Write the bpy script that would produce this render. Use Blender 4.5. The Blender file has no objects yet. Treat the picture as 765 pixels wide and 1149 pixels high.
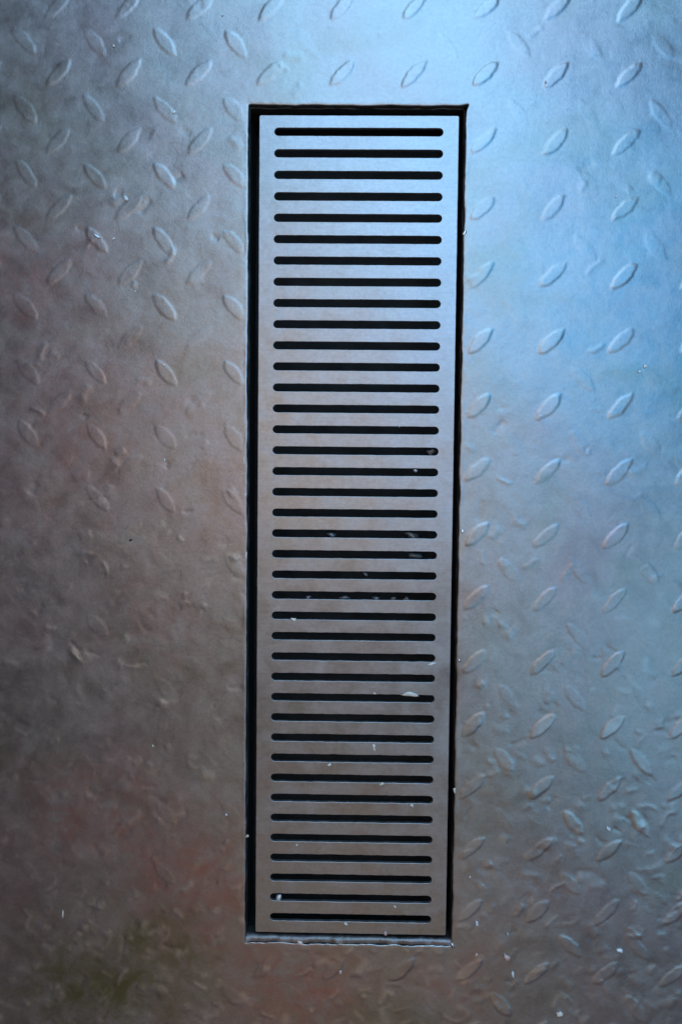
import bpy, bmesh, math, random
import numpy as np
from mathutils import Vector

MM = 0.001
scene = bpy.context.scene
COL = scene.collection

# ------------------------------------------------------------------ camera
cam_d = bpy.data.cameras.new('camera')
cam = bpy.data.objects.new('camera', cam_d)
COL.objects.link(cam)
cam.location = (-1.5102*MM, 44.106*MM, 593.63*MM)
cam.rotation_euler = (-0.046622, 0.015005, 0.009794)
cam_d.sensor_fit = 'VERTICAL'
cam_d.sensor_height = 24.0
cam_d.lens = 24.0*900/1149
cam_d.clip_start = 0.01
cam_d.clip_end = 50
scene.camera = cam

# ------------------------------------------------------------------ world and added lamps, all out of view
world = bpy.data.worlds.new("World")
scene.world = world
world.use_nodes = True
bg = world.node_tree.nodes['Background']
bg.inputs['Color'].default_value = (1.0, 0.5, 0.35, 1)
bg.inputs['Strength'].default_value = 0.065

def area(name, loc, target, sx, sy, power, color):
    d = bpy.data.lights.new(name, 'AREA')
    d.shape = 'RECTANGLE'; d.size = sx; d.size_y = sy
    d.energy = power; d.color = color
    o = bpy.data.objects.new(name, d); COL.objects.link(o)
    o.location = loc
    o.rotation_euler = (Vector(target)-Vector(loc)).to_track_quat('-Z', 'Y').to_euler()
    return o
def lamp_for(name, mx, my, h, size, rgb):
    """unseen lamp added at height h (m) so that its soft glare lies around (mx, my) mm on the plate"""
    L = [(mx+(mx+1.5)*h*1000/593.6)*MM, (my+(my-44.1)*h*1000/593.6)*MM, h]
    e = max(rgb)
    return area(name, L, (mx*MM, my*MM, 0), size, size, e, tuple(v/e for v in rgb))
lamp_for('cool_key_light', 25, 345, 1.2, 0.7, (2.25, 4.5, 6.7))  # unseen area lamp placed for the cool glare near the top
lamp_for('cool_corner_light', 150, 330, 1.2, 0.6, (0.1, 0.4, 0.8))  # unseen weak lamp added to lift the blue at the top right
lamp_for('cool_far_light', 10, 620, 1.2, 0.8, (2.6, 5.6, 8.5))  # unseen lamp added to brighten the tread slopes that face it
lamp_for('dim_fill_light', 0, 100, 1.2, 0.8, (2.6, 2.0, 1.45))  # unseen fill lamp, added and tuned for the dim tone mid-plate
lamp_for('cool_side_light', 160, 165, 1.2, 0.6, (0.05, 1.85, 4.0))
lamp_for('low_side_light', 250, -95, 1.2, 0.6, (0.6, 1.5, 2.2))
lamp_for('faint_warm_light', 0, -250, 1.2, 0.8, (0.68, 0.48, 0.25))

scene.view_settings.view_transform = 'Standard'
scene.view_settings.look = 'None'
scene.view_settings.exposure = 0.0
scene.view_settings.gamma = 1.0

# ------------------------------------------------------------------ helpers
def link(name, me, mat=None, parent=None):
    o = bpy.data.objects.new(name, me); COL.objects.link(o)
    if mat is not None:
        me.materials.clear(); me.materials.append(mat)
    if parent is not None: o.parent = parent
    return o
def tag(o, label=None, cat=None, group=None, kind=None):
    if label: o['label'] = label
    if cat: o['category'] = cat
    if group: o['group'] = group
    if kind: o['kind'] = kind

def smoothstep(a, b, x):
    t = np.clip((x-a)/(b-a), 0, 1); return t*t*(3-2*t)
def vnoise(X, Y, cell, seed):
    """smooth value noise in -1..1, cell size in mm"""
    r = np.random.RandomState(seed); G = r.uniform(-1, 1, (512, 512))
    u = X/cell+200.37; v = Y/cell+190.71
    iu = np.floor(u).astype(int); iv = np.floor(v).astype(int)
    fu = u-iu; fv = v-iv
    fu = fu*fu*(3-2*fu); fv = fv*fv*(3-2*fv)
    a = G[iu % 512, iv % 512]; b = G[(iu+1) % 512, iv % 512]
    c = G[iu % 512, (iv+1) % 512]; d = G[(iu+1) % 512, (iv+1) % 512]
    return (a*(1-fu)+b*fu)*(1-fv)+(c*(1-fu)+d*fu)*fv

# ------------------------------------------------------------------ materials
class NT:
    def __init__(s, name):
        s.m = bpy.data.materials.new(name); s.m.use_nodes = True
        s.t = s.m.node_tree; s.b = s.t.nodes['Principled BSDF']
        s.tc = s.t.nodes.new('ShaderNodeTexCoord')
    def n(s, typ, **kw):
        x = s.t.nodes.new(typ)
        for k, v in kw.items(): setattr(x, k, v)
        return x
    def l(s, a, b): s.t.links.new(a, b)
    def noise(s, scale, detail=4, rough=0.55, dist=0.0, vec=None, stretch=None):
        x = s.n('ShaderNodeTexNoise')
        x.inputs['Scale'].default_value = scale; x.inputs['Detail'].default_value = detail
        x.inputs['Roughness'].default_value = rough; x.inputs['Distortion'].default_value = dist
        src = s.tc.outputs['Object']
        if stretch or vec:
            mp = s.n('ShaderNodeMapping'); s.l(src, mp.inputs['Vector'])
            if stretch: mp.inputs['Scale'].default_value = stretch
            if vec: mp.inputs['Location'].default_value = vec
            src = mp.outputs['Vector']
        s.l(src, x.inputs['Vector'])
        return x.outputs['Fac']
    def ramp(s, fac, stops):
        r = s.n('ShaderNodeValToRGB'); e = r.color_ramp.elements
        while len(e) < len(stops): e.new(0.5)
        for i, (p, c) in enumerate(stops):
            e[i].position = p
            e[i].color = (c, c, c, 1) if not isinstance(c, tuple) else (*c, 1)
        s.l(fac, r.inputs['Fac']); return r.outputs['Color']
    def mix(s, fac, a, b, mode='MIX'):
        x = s.n('ShaderNodeMix', data_type='RGBA', blend_type=mode)
        for sock, v in ((x.inputs[0], fac), (x.inputs[6], a), (x.inputs[7], b)):
            if isinstance(v, (int, float)): sock.default_value = v
            elif isinstance(v, tuple): sock.default_value = (*v, 1)
            else: s.l(v, sock)
        return x.outputs[2]
    def rng(s, fac, a, b, lo, hi):
        x = s.n('ShaderNodeMapRange')
        for i, v in zip((1, 2, 3, 4), (a, b, lo, hi)): x.inputs[i].default_value = v
        s.l(fac, x.inputs[0]); return x.outputs[0]
    def math(s, op, a, b):
        x = s.n('ShaderNodeMath', operation=op)
        for i, v in enumerate((a, b)):
            if isinstance(v, (int, float)): x.inputs[i].default_value = v
            else: s.l(v, x.inputs[i])
        return x.outputs[0]
    def bump(s, h, dist, strength=1.0, prev=None):
        x = s.n('ShaderNodeBump'); x.inputs['Distance'].default_value = dist
        x.inputs['Strength'].default_value = strength; s.l(h, x.inputs['Height'])
        if prev is not None: s.l(prev, x.inputs['Normal'])
        return x.outputs['Normal']

def steel(name, base, red, green, metallic, r0, r1, wear=False, grain=1.0, stain=1.0):
    k = NT(name)
    n1 = k.noise(9, 5, 0.55, 0.6)
    n2 = k.noise(14, 4, 0.6, 0.8, vec=(3.1, 1.7, 0))
    n3 = k.noise(60, 5, 0.65, 0.4, vec=(7.7, 2.1, 0))
    n4 = k.noise(420, 4, 0.7)
    n5 = k.noise(22, 6, 0.62, 1.2, vec=(1.3, 9.2, 0))
    c = k.mix(k.ramp(n1, [(0.44, 0.0), (0.68, 0.5*stain)]), base, red)
    c = k.mix(k.ramp(n2, [(0.50, 0.0), (0.72, 0.45*stain)]), c, green)
    c = k.mix(1.0, c, k.ramp(n3, [(0.28, 0.80), (0.55, 1.0), (0.8, 1.14)]), 'MULTIPLY')
    c = k.mix(1.0, c, k.ramp(n5, [(0.30, 0.88), (0.5, 1.0), (0.72, 1.08)]), 'MULTIPLY')
    c = k.mix(1.0, c, k.ramp(n4, [(0.2, 0.86), (0.5, 1.0), (0.85, 1.14)]), 'MULTIPLY')
    if not wear:
        sc = k.noise(1.0, 5, 0.7, 0.3, stretch=(55, 900, 55))
        c = k.mix(1.0, c, k.ramp(sc, [(0.25, 0.90), (0.5, 1.0), (0.75, 1.08)]), 'MULTIPLY')
    rough = k.rng(n5, 0.3, 0.7, r0, r1)
    rough = k.math('ADD', rough, k.rng(n3, 0.3, 0.7, -0.05, 0.05))
    if wear:
        st = k.n('ShaderNodeAttribute', attribute_name='rust').outputs['Fac']
        c = k.mix(k.math('MULTIPLY', st, k.ramp(k.noise(45, 6, 0.65, 1.5, vec=(2.2, 8.1, 0)), [(0.35, 0.1), (0.65, 1.0)])), c, (0.43, 0.24, 0.225))
        ol = k.n('ShaderNodeAttribute', attribute_name='algae').outputs['Fac']
        c = k.mix(k.math('MULTIPLY', ol, k.ramp(k.noise(38, 6, 0.65, 1.5, vec=(6.2, 1.1, 0)), [(0.35, 0.1), (0.62, 1.0)])), c, (0.19, 0.20, 0.105))
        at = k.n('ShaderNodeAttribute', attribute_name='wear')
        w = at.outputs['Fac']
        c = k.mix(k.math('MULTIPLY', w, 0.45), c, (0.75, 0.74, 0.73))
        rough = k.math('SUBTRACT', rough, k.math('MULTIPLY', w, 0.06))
    k.l(c, k.b.inputs['Base Color']); k.l(rough, k.b.inputs['Roughness'])
    k.b.inputs['Metallic'].default_value = metallic
    b1 = k.bump(k.noise(900, 3, 0.7), 0.00012*grain, 0.75)
    b2 = k.bump(k.noise(130, 4, 0.6, 0.5, vec=(5, 5, 0)), 0.0005*grain, 0.28, b1)
    k.l(b2, k.b.inputs['Normal'])
    return k.m

M_floor = steel('worn_tread_steel', (0.40, 0.40, 0.405), (0.42, 0.315, 0.335), (0.30, 0.31, 0.25), 0.8, 0.34, 0.42, wear=True)
M_grate = steel('brushed_grate_steel', (0.40, 0.41, 0.44), (0.40, 0.345, 0.33), (0.34, 0.35, 0.325), 0.8, 0.32, 0.42, grain=0.7, stain=0.7)
M_lip = steel('scuffed_lip_steel', (0.29, 0.27, 0.28), (0.34, 0.23, 0.21), (0.2, 0.2, 0.16), 0.75, 0.36, 0.5, grain=2.5)
M_dark = steel('shade_black_metal', (0.022, 0.022, 0.022), (0.03, 0.018, 0.012), (0.015, 0.02, 0.015), 0.0, 0.6, 0.85, grain=2.0)  # near-black colour carries the shade inside the trough and gap

def grit_mat(name, col, rough=0.6, metallic=0.0):
    k = NT(name)
    c = k.mix(k.ramp(k.noise(500, 4, 0.7), [(0.3, 0.0), (0.7, 1.0)]), tuple(v*0.85 for v in col), col)
    k.l(c, k.b.inputs['Base Color']); k.b.inputs['Roughness'].default_value = rough
    k.b.inputs['Metallic'].default_value = metallic; k.b.inputs['Specular IOR Level'].default_value = 1.0
    k.l(k.bump(k.noise(1500, 3), 0.0001), k.b.inputs['Normal'])
    return k.m
G = {'white': grit_mat('white_grit', (0.98, 0.97, 0.96), 0.25, 0.0), 'cream': grit_mat('cream_grit', (0.98, 0.86, 0.74), 0.3, 0.0),
     'pink': grit_mat('pinkish_grit', (0.9, 0.62, 0.56), 0.35, 0.0), 'brown': grit_mat('brown_grit', (0.07, 0.035, 0.025), 0.7),
     'grey': grit_mat('grey_grit', (0.7, 0.7, 0.73), 0.35, 0.5), 'yellow': grit_mat('yellow_grit', (0.95, 0.85, 0.6), 0.4),
     'tin': grit_mat('shiny_burr', (0.9, 0.92, 0.95), 0.25, 0.9)}

# ------------------------------------------------------------------ floor plate
# opening in the plate, mm
OX0, OX1, OY0, OY1 = -79.8, 77.0, -312.6, 311.2

def axis(lo, a, b, hi, cuts, fine, coarse):
    xs = [np.arange(lo, a, coarse)]
    marks = [a]+cuts+[b]
    for p, q in zip(marks[:-1], marks[1:]):
        n = max(1, int(round((q-p)/fine))); xs.append(np.linspace(p, q, n+1)[:-1])
    xs.append(np.arange(b, hi+0.1, coarse))
    return np.concatenate(xs)
xs = axis(-620, -285, 275, 620, [OX0, OX1], 0.8, 2.6)
ys = axis(-720, -400, 405, 720, [OY0, OY1], 0.8, 2.6)
X, Y = np.meshgrid(xs, ys, indexing='ij')

def floor_height(X, Y):
    H = np.zeros_like(X); Wr = np.zeros_like(X)
    rnd = random.Random(11)
    # warp the lookup so the outlines are worn and uneven
    WX = X+0.55*vnoise(X, Y, 5.0, 3)+0.25*vnoise(X, Y, 2.2, 4)
    WY = Y+0.55*vnoise(X, Y, 5.0, 5)+0.25*vnoise(X, Y, 2.2, 6)
    def tread(cx, cy, ang, L, Wd, h, flat):
        i0, i1 = np.searchsorted(xs, [cx-L*0.75, cx+L*0.75]); j0, j1 = np.searchsorted(ys, [cy-L*0.75, cy+L*0.75])
        if i1 <= i0 or j1 <= j0: return
        sx = WX[i0:i1, j0:j1]-cx; sy = WY[i0:i1, j0:j1]-cy
        ca, sa = math.cos(ang), math.sin(ang)
        u = sx*ca+sy*sa; v = -sx*sa+sy*ca
        a = L/2; hw = Wd/2
        # lens (two arcs meeting in points)
        Rr = (a*a+hw*hw)/(2*hw)
        edge = np.sqrt(np.maximum(Rr*Rr-u*u, 0))-(Rr-hw)-np.abs(v)
        ell = (1-np.sqrt((u/(a*1.02))**2+(v/hw)**2))*hw*1.5
        edge = np.where(np.abs(u) < a*1.02, 0.45*edge+0.55*ell, np.minimum(ell, -1.0))
        s = smoothstep(-1.0, 1.5, edge)
        dome = 0.93+0.07*smoothstep(0, hw, edge)
        if flat: dome = dome*(1-0.5*flat*smoothstep(-a, a, u*(1 if rnd.random() < .5 else -1)))
        H[i0:i1, j0:j1] = np.maximum(H[i0:i1, j0:j1], h*s*dome)
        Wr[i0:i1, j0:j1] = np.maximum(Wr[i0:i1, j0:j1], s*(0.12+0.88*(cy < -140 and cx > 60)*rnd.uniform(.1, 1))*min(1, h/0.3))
    for i in range(-14, 11):
        for j in range(-9, 24):
            # right-leaning treads
            cx = 90.3+51.48*i+rnd.uniform(-.6, .6); cy = 333.1-47.49*j+rnd.uniform(-.6, .6)
            left = smoothstep(60, -120, np.array(cx)); low = smoothstep(-20, -260, np.array(cy))
            h = 0.44*(1-0.55*float(left))*(1-0.1*float(low))*rnd.uniform(0.88, 1.08)
            if cy > 290: h *= 1.3
            if cx < -70 and cy < 190: h *= rnd.choice([0.2, 0.4, 0.6])
            tread(cx, cy, math.radians(45+rnd.uniform(-4, 4)), rnd.uniform(23.5, 26), rnd.uniform(8.0, 9.2), h, rnd.uniform(0, .5))
            # left-leaning treads
            cx = 114.6+51.1*i+rnd.uniform(-.9, .9); cy = 353.1-47.33*j-0.35*i+rnd.uniform(-.9, .9)
            if cx > -60:
                h = (0.11 if cy > 0 else 0.14)*rnd.uniform(0.3, 1.6)*(1+0.9*float(low))
            else:
                h = 0.31*rnd.uniform(0.6, 1.2)*(1-0.45*float(smoothstep(180, -80, np.array(cy))))
                if cy < 40: h *= rnd.choice([0.35, 0.6, 0.8])
            if (abs(cx-168) < 12 or abs(cx-219) < 12) and abs(cy+213) < 14: h = 0.42  # two treads raised, their tops paler with it, to stand in for glints
            tread(cx, cy, math.radians(-50+rnd.uniform(-5, 5)), rnd.uniform(22, 26), rnd.uniform(8.2, 10.0), h, rnd.uniform(0, 1.2))
    # scuffs: short curled strokes, denser towards the lower part
    for q in range(2300):
        cx = rnd.uniform(-320, 320); cy = 420-840*rnd.random()**0.75
        low = float(smoothstep(150, -330, np.array(cy)))
        if rnd.random() > 0.12+0.88*low: continue
        L = rnd.uniform(5, 19); ang = rnd.uniform(-0.9, 1.2)+(math.pi/2 if rnd.random() < .15 else 0)
        i0, i1 = np.searchsorted(xs, [cx-L, cx+L]); j0, j1 = np.searchsorted(ys, [cy-L, cy+L])
        if i1 <= i0 or j1 <= j0: continue
        sx = WX[i0:i1, j0:j1]-cx; sy = WY[i0:i1, j0:j1]-cy
        ca, sa = math.cos(ang), math.sin(ang)
        u = sx*ca+sy*sa; v = -sx*sa+sy*ca+rnd.uniform(-.035, .035)*u*u
        w = rnd.uniform(1.4, 3.6)
        g = np.exp(-(v/w)**2)*smoothstep(L/2, L/4, np.abs(u))
        a = rnd.choice([-1, 1, 1])*rnd.uniform(0.05, 0.26)
        H[i0:i1, j0:j1] += a*g
        if a > 0: Wr[i0:i1, j0:j1] = np.maximum(Wr[i0:i1, j0:j1], g*rnd.uniform(0, 1.0)*low)
    H += 0.16*vnoise(X, Y, 26, 21)+0.045*vnoise(X, Y, 11, 22)+0.018*vnoise(X, Y, 4.5, 23)
    Wr *= 0.65+0.35*vnoise(X, Y, 6, 31)
    return H, np.clip(Wr, 0, 1)

H, Wr = floor_height(X, Y)
# distance outside the opening
dx = np.maximum(np.maximum(OX0-X, X-OX1), 0); dy = np.maximum(np.maximum(OY0-Y, Y-OY1), 0)
D = np.hypot(dx, dy)
near = smoothstep(6, 0.3, D)
H = H*(1-near)+near*0.06*vnoise(X, Y, 4, 41)
inner = smoothstep(2.2, 0.0, D)
H -= 0.35*inner*inner*(0.7+0.3*vnoise(X, Y, 9, 42))
burr = np.exp(-((D-1.2)/0.7)**2)*np.clip(vnoise(X, Y, 13, 43)+0.2*vnoise(X, Y, 4, 44), 0, 1)
H += 0.25*burr+0.4*vnoise(X, Y, 170, 24)
# ragged flame-cut edge
jit = smoothstep(5, 0, D)
X = X+jit*(0.40*vnoise(X, Y, 14, 51)+0.22*vnoise(X, Y, 4, 52))
Y = Y+jit*(0.40*vnoise(X, Y, 14, 53)+0.22*vnoise(X, Y, 4, 54))
# over-cut notch in the far right corner
cn = np.exp(-(((X-OX1)/3.0)**2+((Y-OY1)/3.0)**2))
by = smoothstep(OY0+3, OY0-1, Y)*jit
Y = Y+by*(0.7*vnoise(X, Y, 9, 58)+0.45*vnoise(X, Y, 3.2, 59))
X = X+cn*1.9; Y = Y+cn*1.3

nx, ny = len(xs), len(ys)
co = np.stack([X, Y, H], -1).reshape(-1, 3)*MM
ix0 = int(np.argmin(abs(xs-OX0))); ix1 = int(np.argmin(abs(xs-OX1)))
iy0 = int(np.argmin(abs(ys-OY0))); iy1 = int(np.argmin(abs(ys-OY1)))
I, J = np.meshgrid(np.arange(nx-1), np.arange(ny-1), indexing='ij')
keep = ~((I >= ix0) & (I < ix1) & (J >= iy0) & (J < iy1))
I = I[keep]; J = J[keep]
vid = lambda i, j: i*ny+j
quads = np.stack([vid(I, J), vid(I+1, J), vid(I+1, J+1), vid(I, J+1)], -1)
# border ring, walked so that the cut faces point into the opening
ring = [vid(i, iy0) for i in range(ix0, ix1)]+[vid(ix1, j) for j in range(iy0, iy1)] + \
       [vid(i, iy1) for i in range(ix1, ix0, -1)]+[vid(ix0, j) for j in range(iy1, iy0, -1)]
ring = np.array(ring); nr = len(ring); base = len(co)
low1 = co[ring].copy(); low1[:, 2] -= 5.0*MM
quads2 = np.array([[ring[k], ring[(k+1) % nr], base+(k+1) % nr, base+k] for k in range(nr)])
# drop unused vertices inside the hole
allco = np.concatenate([co, low1]); allq = np.concatenate([quads, quads2])
used = np.zeros(len(allco), bool); used[allq.ravel()] = True
remap = np.cumsum(used)-1
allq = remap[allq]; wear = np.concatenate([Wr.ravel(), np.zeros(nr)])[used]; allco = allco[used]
me = bpy.data.meshes.new('floor')
me.vertices.add(len(allco)); me.vertices.foreach_set('co', allco.astype(np.float32).ravel())
nq = len(allq)
me.loops.add(nq*4); me.loops.foreach_set('vertex_index', allq.astype(np.int32).ravel())
me.polygons.add(nq); me.polygons.foreach_set('loop_start', (np.arange(nq)*4).astype(np.int32))
me.polygons.foreach_set('loop_total', np.full(nq, 4, np.int32))
me.update(calc_edges=True)
me.polygons.foreach_set('use_smooth', np.ones(nq, bool))
def blots(lst):
    f = np.zeros(len(allco)); px = allco[:, 0]/MM; py = allco[:, 1]/MM
    px = px+14*vnoise(px, py, 35, 91); py = py+12*vnoise(px, py, 30, 92)
    for x, y, rx, ry, a in lst: f += a*np.exp(-(((px-x)/rx)**2+((py-y)/ry)**2))
    return np.clip(f, 0, 1).astype(np.float32)
me.attributes.new('rust', 'FLOAT', 'POINT').data.foreach_set('value', blots([
    (-240, 190, 40, 45, .8), (-110, -270, 50, 45, 1), (-40, -345, 55, 35, 1), (-200, -215, 50, 40, .9),
    (-215, 60, 60, 60, .5), (90, -340, 30, 30, .6), (-160, -70, 60, 60, .35), (-255, -290, 25, 30, .4), (200, -345, 40, 20, .3)]))
me.attributes.new('algae', 'FLOAT', 'POINT').data.foreach_set('value', blots([
    (-190, -350, 75, 38, 1), (-265, -160, 30, 60, .5), (-150, -310, 40, 20, .6), (40, -370, 60, 18, .5), (-250, 300, 22, 60, .4)]))
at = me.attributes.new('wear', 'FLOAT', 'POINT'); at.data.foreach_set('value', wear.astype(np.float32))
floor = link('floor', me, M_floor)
me.materials.append(M_dark)   # cut faces painted black for the shade in the gap
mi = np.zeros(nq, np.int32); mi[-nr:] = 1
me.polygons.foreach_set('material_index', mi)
tag(floor, kind='structure', label='worn steel tread plate floor with raised crossing lozenges', cat='floor')

# ------------------------------------------------------------------ drain channel under the opening
def box_mesh(name, x0, x1, y0, y1, z0, z1, seg=1, bev=0.0):
    bm = bmesh.new(); bmesh.ops.create_cube(bm, size=1)
    for v in bm.verts:
        v.co = Vector(((x0+x1)/2+v.co.x*(x1-x0), (y0+y1)/2+v.co.y*(y1-y0), (z0+z1)/2+v.co.z*(z1-z0)))*MM
    if bev: bmesh.ops.bevel(bm, geom=bm.edges[:], offset=bev*MM, segments=2, affect='EDGES', profile=0.5)
    m = bpy.data.meshes.new(name); bm.to_mesh(m); bm.free(); return m

chan = bpy.data.objects.new('drain_channel', None); COL.objects.link(chan)
chan.location = (0, 0, -60*MM); chan.empty_display_size = 0.03
tag(chan, 'dark recessed floor trough with a thin scuffed steel lip, under the slotted grate', 'drain channel')
def cpart(name, m, mat):
    o = link(name, m, mat, chan); o.location = (0, 0, 60*MM); return o
zb = -60
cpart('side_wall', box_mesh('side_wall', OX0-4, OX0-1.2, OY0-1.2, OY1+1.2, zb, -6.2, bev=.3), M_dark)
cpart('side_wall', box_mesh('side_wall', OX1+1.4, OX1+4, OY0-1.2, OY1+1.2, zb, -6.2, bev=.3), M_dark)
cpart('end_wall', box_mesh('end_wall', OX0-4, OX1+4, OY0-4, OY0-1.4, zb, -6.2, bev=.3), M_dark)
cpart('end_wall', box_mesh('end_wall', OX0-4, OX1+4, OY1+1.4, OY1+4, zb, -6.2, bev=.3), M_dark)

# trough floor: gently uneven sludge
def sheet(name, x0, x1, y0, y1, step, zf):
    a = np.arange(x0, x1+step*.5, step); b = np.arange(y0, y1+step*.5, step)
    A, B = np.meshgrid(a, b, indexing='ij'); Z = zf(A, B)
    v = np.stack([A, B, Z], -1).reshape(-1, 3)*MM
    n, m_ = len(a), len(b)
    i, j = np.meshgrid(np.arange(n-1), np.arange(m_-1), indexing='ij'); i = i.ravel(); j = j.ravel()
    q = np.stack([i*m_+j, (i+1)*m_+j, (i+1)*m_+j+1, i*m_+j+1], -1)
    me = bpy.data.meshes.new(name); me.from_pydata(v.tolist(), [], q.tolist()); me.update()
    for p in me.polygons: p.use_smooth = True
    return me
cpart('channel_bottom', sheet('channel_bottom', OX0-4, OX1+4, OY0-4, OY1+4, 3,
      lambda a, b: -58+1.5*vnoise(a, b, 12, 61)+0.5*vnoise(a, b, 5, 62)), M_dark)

# the lip: ragged strip just inside the cut edge, sloping down to the gap.
def lip_mesh():
    outer = []; inner_ = []
    ix, iX, iy, iY = -79.4, 76.6, -307.9, 310.9
    ox, oX, oy, oY = OX0+0.3, OX1-0.3, OY0+0.4, OY1-0.1
    def side(p0, p1, q0, q1, n):
        for k in range(n):
            t = k/n
            outer.append((p0[0]+(p1[0]-p0[0])*t, p0[1]+(p1[1]-p0[1])*t)); inner_.append((q0[0]+(q1[0]-q0[0])*t, q0[1]+(q1[1]-q0[1])*t))
    side((ox, oy), (oX, oy), (ix, iy), (iX, iy), 110)
    side((oX, oy), (oX, oY), (iX, iy), (iX, iY), 400)
    side((oX, oY), (ox, oY), (iX, iY), (ix, iY), 110)
    side((ox, oY), (ox, oy), (ix, iY), (ix, iy), 400)
    O = np.array(outer); N = np.array(inner_); n = len(O)
    rows = []
    for f, z in ((0.0, -0.55), (0.4, -0.5), (0.8, -0.9), (1.0, -2.0), (1.02, -14.0)):
        P = O*(1-f)+N*f
        amp = (0.15+0.45*smoothstep(-306, -308, P[:, 1]))[:, None]*min(f*1.4, 1)
        P = P+amp*np.stack([vnoise(P[:, 0], P[:, 1], 11, 71), vnoise(P[:, 0], P[:, 1], 11, 72)], -1) \
             + amp*0.5*np.stack([vnoise(P[:, 0], P[:, 1], 3.5, 73), vnoise(P[:, 0], P[:, 1], 3.5, 74)], -1)
        Z = z-4.2*smoothstep(-309, -306, P[:, 1])*(z > -5)+(0.9*vnoise(P[:, 0], P[:, 1], 7, 75)+0.4*vnoise(P[:, 0], P[:, 1], 2.5, 76))*(1 if z > -5 else 0)
        rows.append(np.column_stack([P, Z]))
    v = np.concatenate(rows)*MM; q = []
    for r in range(4):
        for k in range(n):
            k2 = (k+1) % n
            q.append((r*n+k, r*n+k2, (r+1)*n+k2, (r+1)*n+k))
    me = bpy.data.meshes.new('lip'); me.from_pydata(v.tolist(), [], q); me.update()
    for p in me.polygons: p.use_smooth = True
    return me, n
lip_me, lip_n = lip_mesh()
lip = cpart('lip', lip_me, M_lip)
lip_me.materials.append(M_dark)   # shade on its inner upright face, put into the colour
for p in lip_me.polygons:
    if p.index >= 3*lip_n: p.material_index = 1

# ------------------------------------------------------------------ grate
def grate_mesh():
    rnd = random.Random(5)
    cu = bpy.data.curves.new('drain_grate', 'CURVE'); cu.dimensions = '2D'; cu.fill_mode = 'BOTH'
    cu.extrude = 1.3*MM; cu.bevel_depth = 0.27*MM; cu.bevel_resolution = 2
    cu.offset = -0.27*MM
    def poly(pts):
        s = cu.splines.new('POLY'); s.points.add(len(pts)-1); s.use_cyclic_u = True
        for p, c in zip(s.points, pts): p.co = (c[0]*MM, c[1]*MM, 0, 1)
    # outline, tiny waviness, corner radius 1.2
    xa, xb, ya, yb, r = -72.1, 72.4, -304.5, 304.1, 1.3
    out = []
    def seg(p, q, n):
        for k in range(1, n): out.append((p[0]+(q[0]-p[0])*k/n+rnd.uniform(-.06, .06), p[1]+(q[1]-p[1])*k/n+rnd.uniform(-.06, .06)))
    def arc(cx, cy, a0):
        for k in range(7):
            a = a0+math.pi/2*k/6; out.append((cx+r*math.cos(a), cy+r*math.sin(a)))
    seg((xa+r, ya), (xb-r, ya), 40); arc(xb-r, ya+r, -math.pi/2)
    seg((xb, ya+r), (xb, yb-r), 160); arc(xb-r, yb-r, 0)
    seg((xb-r, yb), (xa+r, yb), 40); arc(xa+r, yb-r, math.pi/2)
    seg((xa, yb-r), (xa, ya+r), 160); arc(xa+r, ya+r, math.pi)
    poly(out)
    P = 15.389; SW = 61.07
    for i in range(39):
        cy = (19-i)*P; hh = 2.85
        pts = []
        rag = 0.06+0.10*smoothstep(8, 30, np.array(float(i)))
        n = 46
        def rg(x, s):
            return rag*(0.9*float(vnoise(np.array(x*1.0), np.array(i*37.0+s*11), 4.5, 81))+0.8*float(vnoise(np.array(x*1.0), np.array(i*53.0+s*17), 1.6, 82)))
        L = SW-hh
        for k in range(n+1):
            x = L-2*L*k/n; pts.append((x, cy+hh+rg(x, 1)))
        for k in range(1, 9):
            a = math.pi/2+math.pi*k/9; pts.append((-L+hh*math.cos(a), cy+hh*math.sin(a)))
        for k in range(n+1):
            x = -L+2*L*k/n; pts.append((x, cy-hh+rg(x, 2)))
        for k in range(1, 9):
            a = -math.pi/2+math.pi*k/9; pts.append((L+hh*math.cos(a), cy+hh*math.sin(a)))
        poly(pts)
    tmp = bpy.data.objects.new('tmp', cu); COL.objects.link(tmp)
    bpy.context.view_layer.update()
    dg = bpy.context.evaluated_depsgraph_get()
    m = bpy.data.meshes.new_from_object(tmp.evaluated_get(dg), depsgraph=dg)
    bpy.data.objects.remove(tmp); bpy.data.curves.remove(cu)
    m.name = 'drain_grate'
    return m
grate = link('drain_grate', grate_mesh(), M_grate)
grate.location = (0, 0, -2.1*MM)
tag(grate, 'long narrow grey steel drain grate with thirty nine crosswise slots, set into the tread plate', 'drain grate')
GRATE_TOP = -2.1+1.3+0.27

# ------------------------------------------------------------------ loose grit
C_ = np.array([-1.5102, 44.106, 593.63])
def Rm(a, b, c):
    ca, sa, cb, sb, cc, sc = np.cos(a), np.sin(a), np.cos(b), np.sin(b), np.cos(c), np.sin(c)
    return np.array([[cc, -sc, 0], [sc, cc, 0], [0, 0, 1]])@np.array([[cb, 0, sb], [0, 1, 0], [-sb, 0, cb]])@np.array([[1, 0, 0], [0, ca, -sa], [0, sa, ca]])
RM = Rm(-0.046622, 0.015005, 0.009794)
def spot(u, v, z):
    """where a bit seen in the photograph lies on the plate (mm)"""
    d = RM@np.array([(u-382.5)/900, -(v-574.5)/900, -1.0]); t = (z-C_[2])/d[2]; return C_+d*t
def height_at(x, y):
    i = min(max(int(np.searchsorted(xs, x)), 0), nx-1); j = min(max(int(np.searchsorted(ys, y)), 0), ny-1)
    return float(H[i, j])
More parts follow.
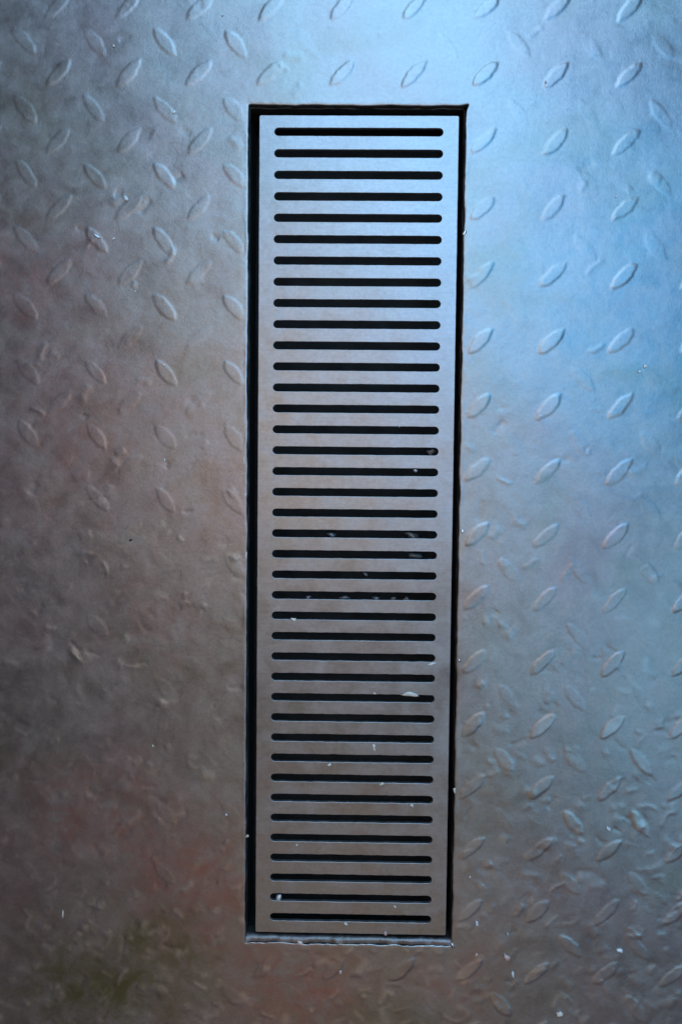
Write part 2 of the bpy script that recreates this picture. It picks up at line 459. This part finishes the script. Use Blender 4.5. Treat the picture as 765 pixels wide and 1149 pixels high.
def crumb(name, cat, label, u, v, sx, sy, ang, mat, where='floor', flat=0.45, seed=0, group=None, shape='crumb'):
    z = {'floor': 0.0, 'grate': GRATE_TOP, 'channel': -57.0, 'lip': -1.0, 'slot': -2.4}[where]
    if where != 'channel': sx *= 1.6; sy *= 1.6
    p = spot(u, v, z)
    if where == 'floor': z = height_at(p[0], p[1]); p = spot(u, v, z)
    bm = bmesh.new(); bmesh.ops.create_icosphere(bm, subdivisions=2, radius=1)
    rr = random.Random(seed*7+3)
    ph = [rr.uniform(0, 6.28) for _ in range(6)]
    for w in bm.verts:
        c = w.co
        f = 1+0.22*math.sin(3*c.x+ph[0]+2*c.y)+0.18*math.sin(4*c.y+ph[1]-3*c.z)+0.12*math.sin(6*c.x*c.y+ph[2])+rr.uniform(-.1, .1)
        if shape == 'flake': bend = 0.35*c.x*c.x
        else: bend = 0
        w.co = Vector((c.x*f*sx/2, c.y*f*sy/2, (max(c.z, -.55)*f+bend)*min(sx, sy)/2*flat*2))*MM
    bmesh.ops.recalc_face_normals(bm, faces=bm.faces[:])
    m = bpy.data.meshes.new(name); bm.to_mesh(m); bm.free()
    for q in m.polygons: q.use_smooth = True
    o = link(name, m, G[mat])
    o.location = (p[0]*MM, p[1]*MM, (z+min(sx, sy)*flat*0.45)*MM); o.rotation_euler = (0, 0, math.radians(ang))
    tag(o, label, cat, group)
    return o
K = 0
def c(*a, **k):
    global K; K += 1
    return crumb(*a, seed=K, **k)
FG = 'loose bits of grit lying on the tread plate'; GG = 'loose bits of grit lying on the grate bars'
BG = 'bright metal burrs along the cut edge of the opening'; WG = 'dull wet bits lying in the trough'
# on the plate, left of the grate
c('paint_chip', 'paint chip', 'white jagged paint chip left of the grate near the top, largest on that side', 142, 223, 2.6, 2.0, -50, 'white', flat=.35, group=FG)
c('paint_chip', 'paint chip', 'pale slanting sliver on the plate just below the white jagged chip, left side', 109, 265, 4.2, 1.1, -35, 'grey', flat=.25, group=FG)
c('grit_grain', 'grit', 'tiny white grain right of the pale slanting sliver, left side of the plate', 128, 268, 1.1, 1.0, 0, 'white', group=FG)
c('grit_grain', 'grit', 'tiny white grain at the right tip of a lozenge in the upper left corner', 128, 52, 1.2, 1.1, 0, 'white', group=FG)
c('grit_grain', 'grit', 'white grain resting on the lozenge left of the grate\'s top left corner', 196, 126, 1.5, 1.8, 20, 'white', group=FG)
c('grit_grain', 'grit', 'tiny white grain above the plump lozenge, left of the grate', 152, 327, 0.8, 1.1, 0, 'white', group=FG)
c('grit_grain', 'grit', 'tiny pale grain on a worn lozenge just below the plump lozenge, left of the grate', 184, 410, 0.9, 0.9, 0, 'white', group=FG)
c('grit_grain', 'grit', 'small upright white grain left of the grate at mid height', 185, 516, 0.8, 1.4, 0, 'white', group=FG)
c('rust_speck', 'speck', 'small dark brown speck on the plain worn plate left of the grate', 147, 606, 1.9, 1.0, 35, 'brown', flat=.25, group=FG)
c('grit_grain', 'grit', 'tiny pale yellow grain low on the left side of the plate', 172, 837, 1.0, 1.2, 0, 'yellow', group=FG)
c('paint_chip', 'paint chip', 'thin upright pale sliver in the lower left corner area', 71, 1026, 0.9, 3.6, -8, 'cream', flat=.3, group=FG)
c('grit_grain', 'grit', 'small white grain close to the left gap, near the lower end of the grate', 254, 914, 1.3, 1.3, 0, 'white', group=FG)
c('grit_grain', 'grit', 'pinkish grain on the plate just below the middle of the grate\'s lower end', 382, 1090, 1.3, 2.2, 10, 'pink', group=FG)
c('grit_grain', 'grit', 'faint white grain at the very top of the plate, left of the brightest area', 250, 17, 1.1, 1.3, 0, 'white', group=FG)
# on the plate, right of the grate
c('grit_grain', 'grit', 'white grain at the lower tip of a lozenge near the top right', 612, 92, 1.1, 1.1, 0, 'white', group=FG)
c('grit_grain', 'grit', 'tiny white grain above the third row lozenge at the right edge', 691, 221, 0.7, 1.1, 0, 'white', group=FG)
c('paint_chip', 'paint chip', 'bright white chip on the right side at upper mid height, upper one of a pair', 723, 411, 2.0, 1.5, 55, 'white', flat=.3, group=FG)
c('paint_chip', 'paint chip', 'small pale chip on the right side at upper mid height, lower one of a pair', 717, 417, 1.4, 1.1, 30, 'white', flat=.3, group=FG)
c('grit_grain', 'grit', 'bright white pebble on the right below the blue tinted lozenges', 682, 930, 2.5, 1.7, -40, 'white', group=FG)
c('grit_grain', 'grit', 'bright oval white pebble near the lower right corner', 694.5, 1066, 2.9, 1.8, -28, 'white', group=FG)
c('grit_grain', 'grit', 'roundish cream pebble at the bottom edge right of the grate', 627, 1137, 2.9, 2.4, -10, 'cream', group=FG)
c('paint_chip', 'paint chip', 'thin slanting white sliver below the pinkish crumb, right of the grate\'s lower end', 575, 1093, 1.1, 3.8, 15, 'white', flat=.3, group=FG)
c('rust_crumb', 'rust crumb', 'rough pinkish crumb with a pale edge, right of the grate\'s lower end', 568, 1074, 3.0, 4.0, 40, 'pink', flat=.35, group=FG)
c('paint_chip', 'paint chip', 'pale chip just above the rough pinkish crumb, lower right', 569, 1049, 1.1, 2.2, 10, 'grey', flat=.3, group=FG)
c('grit_grain', 'grit', 'white grain right of the last slot of the grate', 534.5, 1036, 1.4, 2.6, 15, 'white', group=FG)
c('grit_grain', 'grit', 'small pinkish grain right of and below the grate\'s lower right corner', 534, 1071, 1.2, 1.6, 0, 'pink', group=FG)
c('grit_grain', 'grit', 'tiny pale grain right of the grate near its lower end, close to the gap', 527, 984, 0.9, 1.3, 0, 'white', group=FG)
# on the grate
c('grit_grain', 'grit', 'small white grain above the fifteenth slot, right of the middle of the grate', 447.5, 478, 1.2, 1.3, 0, 'white', where='grate', group=GG)
c('paint_chip', 'paint chip', 'large cream flake above the right end of the twenty eighth slot', 459.5, 779, 7.6, 2.4, -3, 'cream', where='grate', flat=.2, group=GG, shape='flake')
c('grit_grain', 'grit', 'small tan grain left of the large cream flake on the same bar', 420, 778, 1.7, 1.0, 0, 'cream', where='grate', flat=.3, group=GG)
c('paint_chip', 'paint chip', 'pale lilac chip under the right end of the twenty sixth slot', 484, 745, 3.4, 1.4, 12, 'white', where='grate', flat=.2, group=GG)
c('grit_grain', 'grit', 'small pale grain under the left part of the twenty fourth slot', 329.5, 695, 2.8, 1.5, 0, 'cream', where='grate', flat=.3, group=GG)
c('paint_chip', 'paint chip', 'upright cream flake on the bar below the thirtieth slot', 419.5, 838.5, 1.5, 3.4, 5, 'cream', where='grate', flat=.3, group=GG)
c('grit_grain', 'grit', 'small pale grain below the thirty first slot, left of the middle', 369.5, 858, 1.8, 1.3, 0, 'cream', where='grate', group=GG)
c('grit_grain', 'grit', 'small cream grain below the thirty second slot, right of the middle', 428, 879.5, 2.0, 1.3, 10, 'cream', where='grate', group=GG)
c('grit_grain', 'grit', 'pinkish white grain below the right part of the thirty third slot', 461.5, 903.5, 2.2, 1.7, -20, 'cream', where='grate', group=GG)
c('grit_grain', 'grit', 'pale grain below the last slot, near the middle of the grate\'s lower end', 388, 1036, 2.2, 1.8, 0, 'cream', where='grate', group=GG)
c('grit_grain', 'grit', 'pinkish grain on the lower rim of the grate, right of the middle', 432, 1047, 1.5, 1.9, 0, 'pink', where='grate', group=GG)
c('grit_grain', 'grit', 'small pale grain on the bar between the last two slots, right side', 443, 1017, 1.8, 1.2, -20, 'cream', where='grate', group=GG)
c('grit_grain', 'grit', 'tiny brown grain on the left rim of the grate in its lower third', 333, 948, 1.0, 1.0, 0, 'cream', where='grate', group=GG)
c('grit_grain', 'grit', 'white grain caught inside the right part of the seventeenth slot', 466, 528, 2.0, 1.6, 0, 'grey', where='slot', group=GG)
c('grit_grain', 'grit', 'small dull bit caught in the left end of the second last slot', 313, 1007, 2.6, 3.4, 0, 'grey', where='slot', flat=.3, group=GG)
# burrs at the edges
for (u, v, a, b, ang, lab) in [
    (514.5, 741, 2.2, 2.6, 0, 'bright burr on the right edge of the opening at two thirds of its length'),
    (520.5, 262, 1.6, 2.8, 0, 'bright burr on the right edge of the opening beside the sixth slot'),
    (518.5, 596, 1.4, 2.2, 0, 'small bright burr on the right edge of the opening beside the twentieth slot'),
    (510, 886, 1.4, 3.0, 0, 'pale burr on the right edge of the opening in its lower quarter'),
    (277.5, 294, 0.9, 3.2, 0, 'thin bright burr on the left edge of the opening beside the seventh slot'),
    (273.8, 517, 0.9, 3.4, 0, 'thin cream burr on the left edge of the opening beside the sixteenth slot'),
    (275.3, 555, 0.9, 2.4, 0, 'short cream burr on the left edge of the opening beside the eighteenth slot'),
    (276, 624, 1.2, 4.4, -12, 'long pale burr on the left edge of the opening beside the twenty first slot'),
    (277.5, 938, 1.5, 1.6, 0, 'round pinkish burr on the left edge of the opening in its lower quarter'),
    (507.5, 1061, 1.8, 3.2, 25, 'bright burr at the lower right corner of the opening'),
    (337, 1057, 3.2, 1.6, 0, 'pale burr on the lower edge of the opening left of the middle')]:
    c('metal_burr', 'burr', lab, u, v, a, b, ang, 'tin' if 'bright' in lab else 'cream', where='lip', flat=.4, group=BG)
# bits in the trough seen through the slots
for (u, v, a, b, lab) in [
    (346, 670, 5, 3, 'dull wet bit leftmost in the trough under the twenty third slot'),
    (386, 670.5, 8, 3.5, 'long wet bit in the trough under the left middle of the twenty third slot'),
    (422, 671, 7, 3, 'dull wet bit in the trough under the right middle of the twenty third slot'),
    (441, 671.5, 4, 3, 'small wet bit in the trough right of the middle under the twenty third slot'),
    (455, 672, 4.5, 3.5, 'dull wet bit rightmost in the trough under the twenty third slot'),
    (462, 600.5, 12, 5, 'flat grey bit in the trough under the right part of the twentieth slot'),
    (466, 623.5, 14, 4, 'long grey bit in the trough under the right part of the twenty first slot'),
    (372, 600, 9, 4, 'flat grey bit in the trough under the left middle of the twentieth slot'),
    (483, 507.5, 6, 5, 'reddish bit in the trough under the right end of the sixteenth slot'),
    (410, 644, 5, 3, 'small pale bit in the trough under the middle of the twenty second slot')]:
    c('sludge_lump', 'lump', lab, u, v, a, b, 0, 'pink' if 'reddish' in lab else 'grey', where='channel', flat=.5, group=WG)
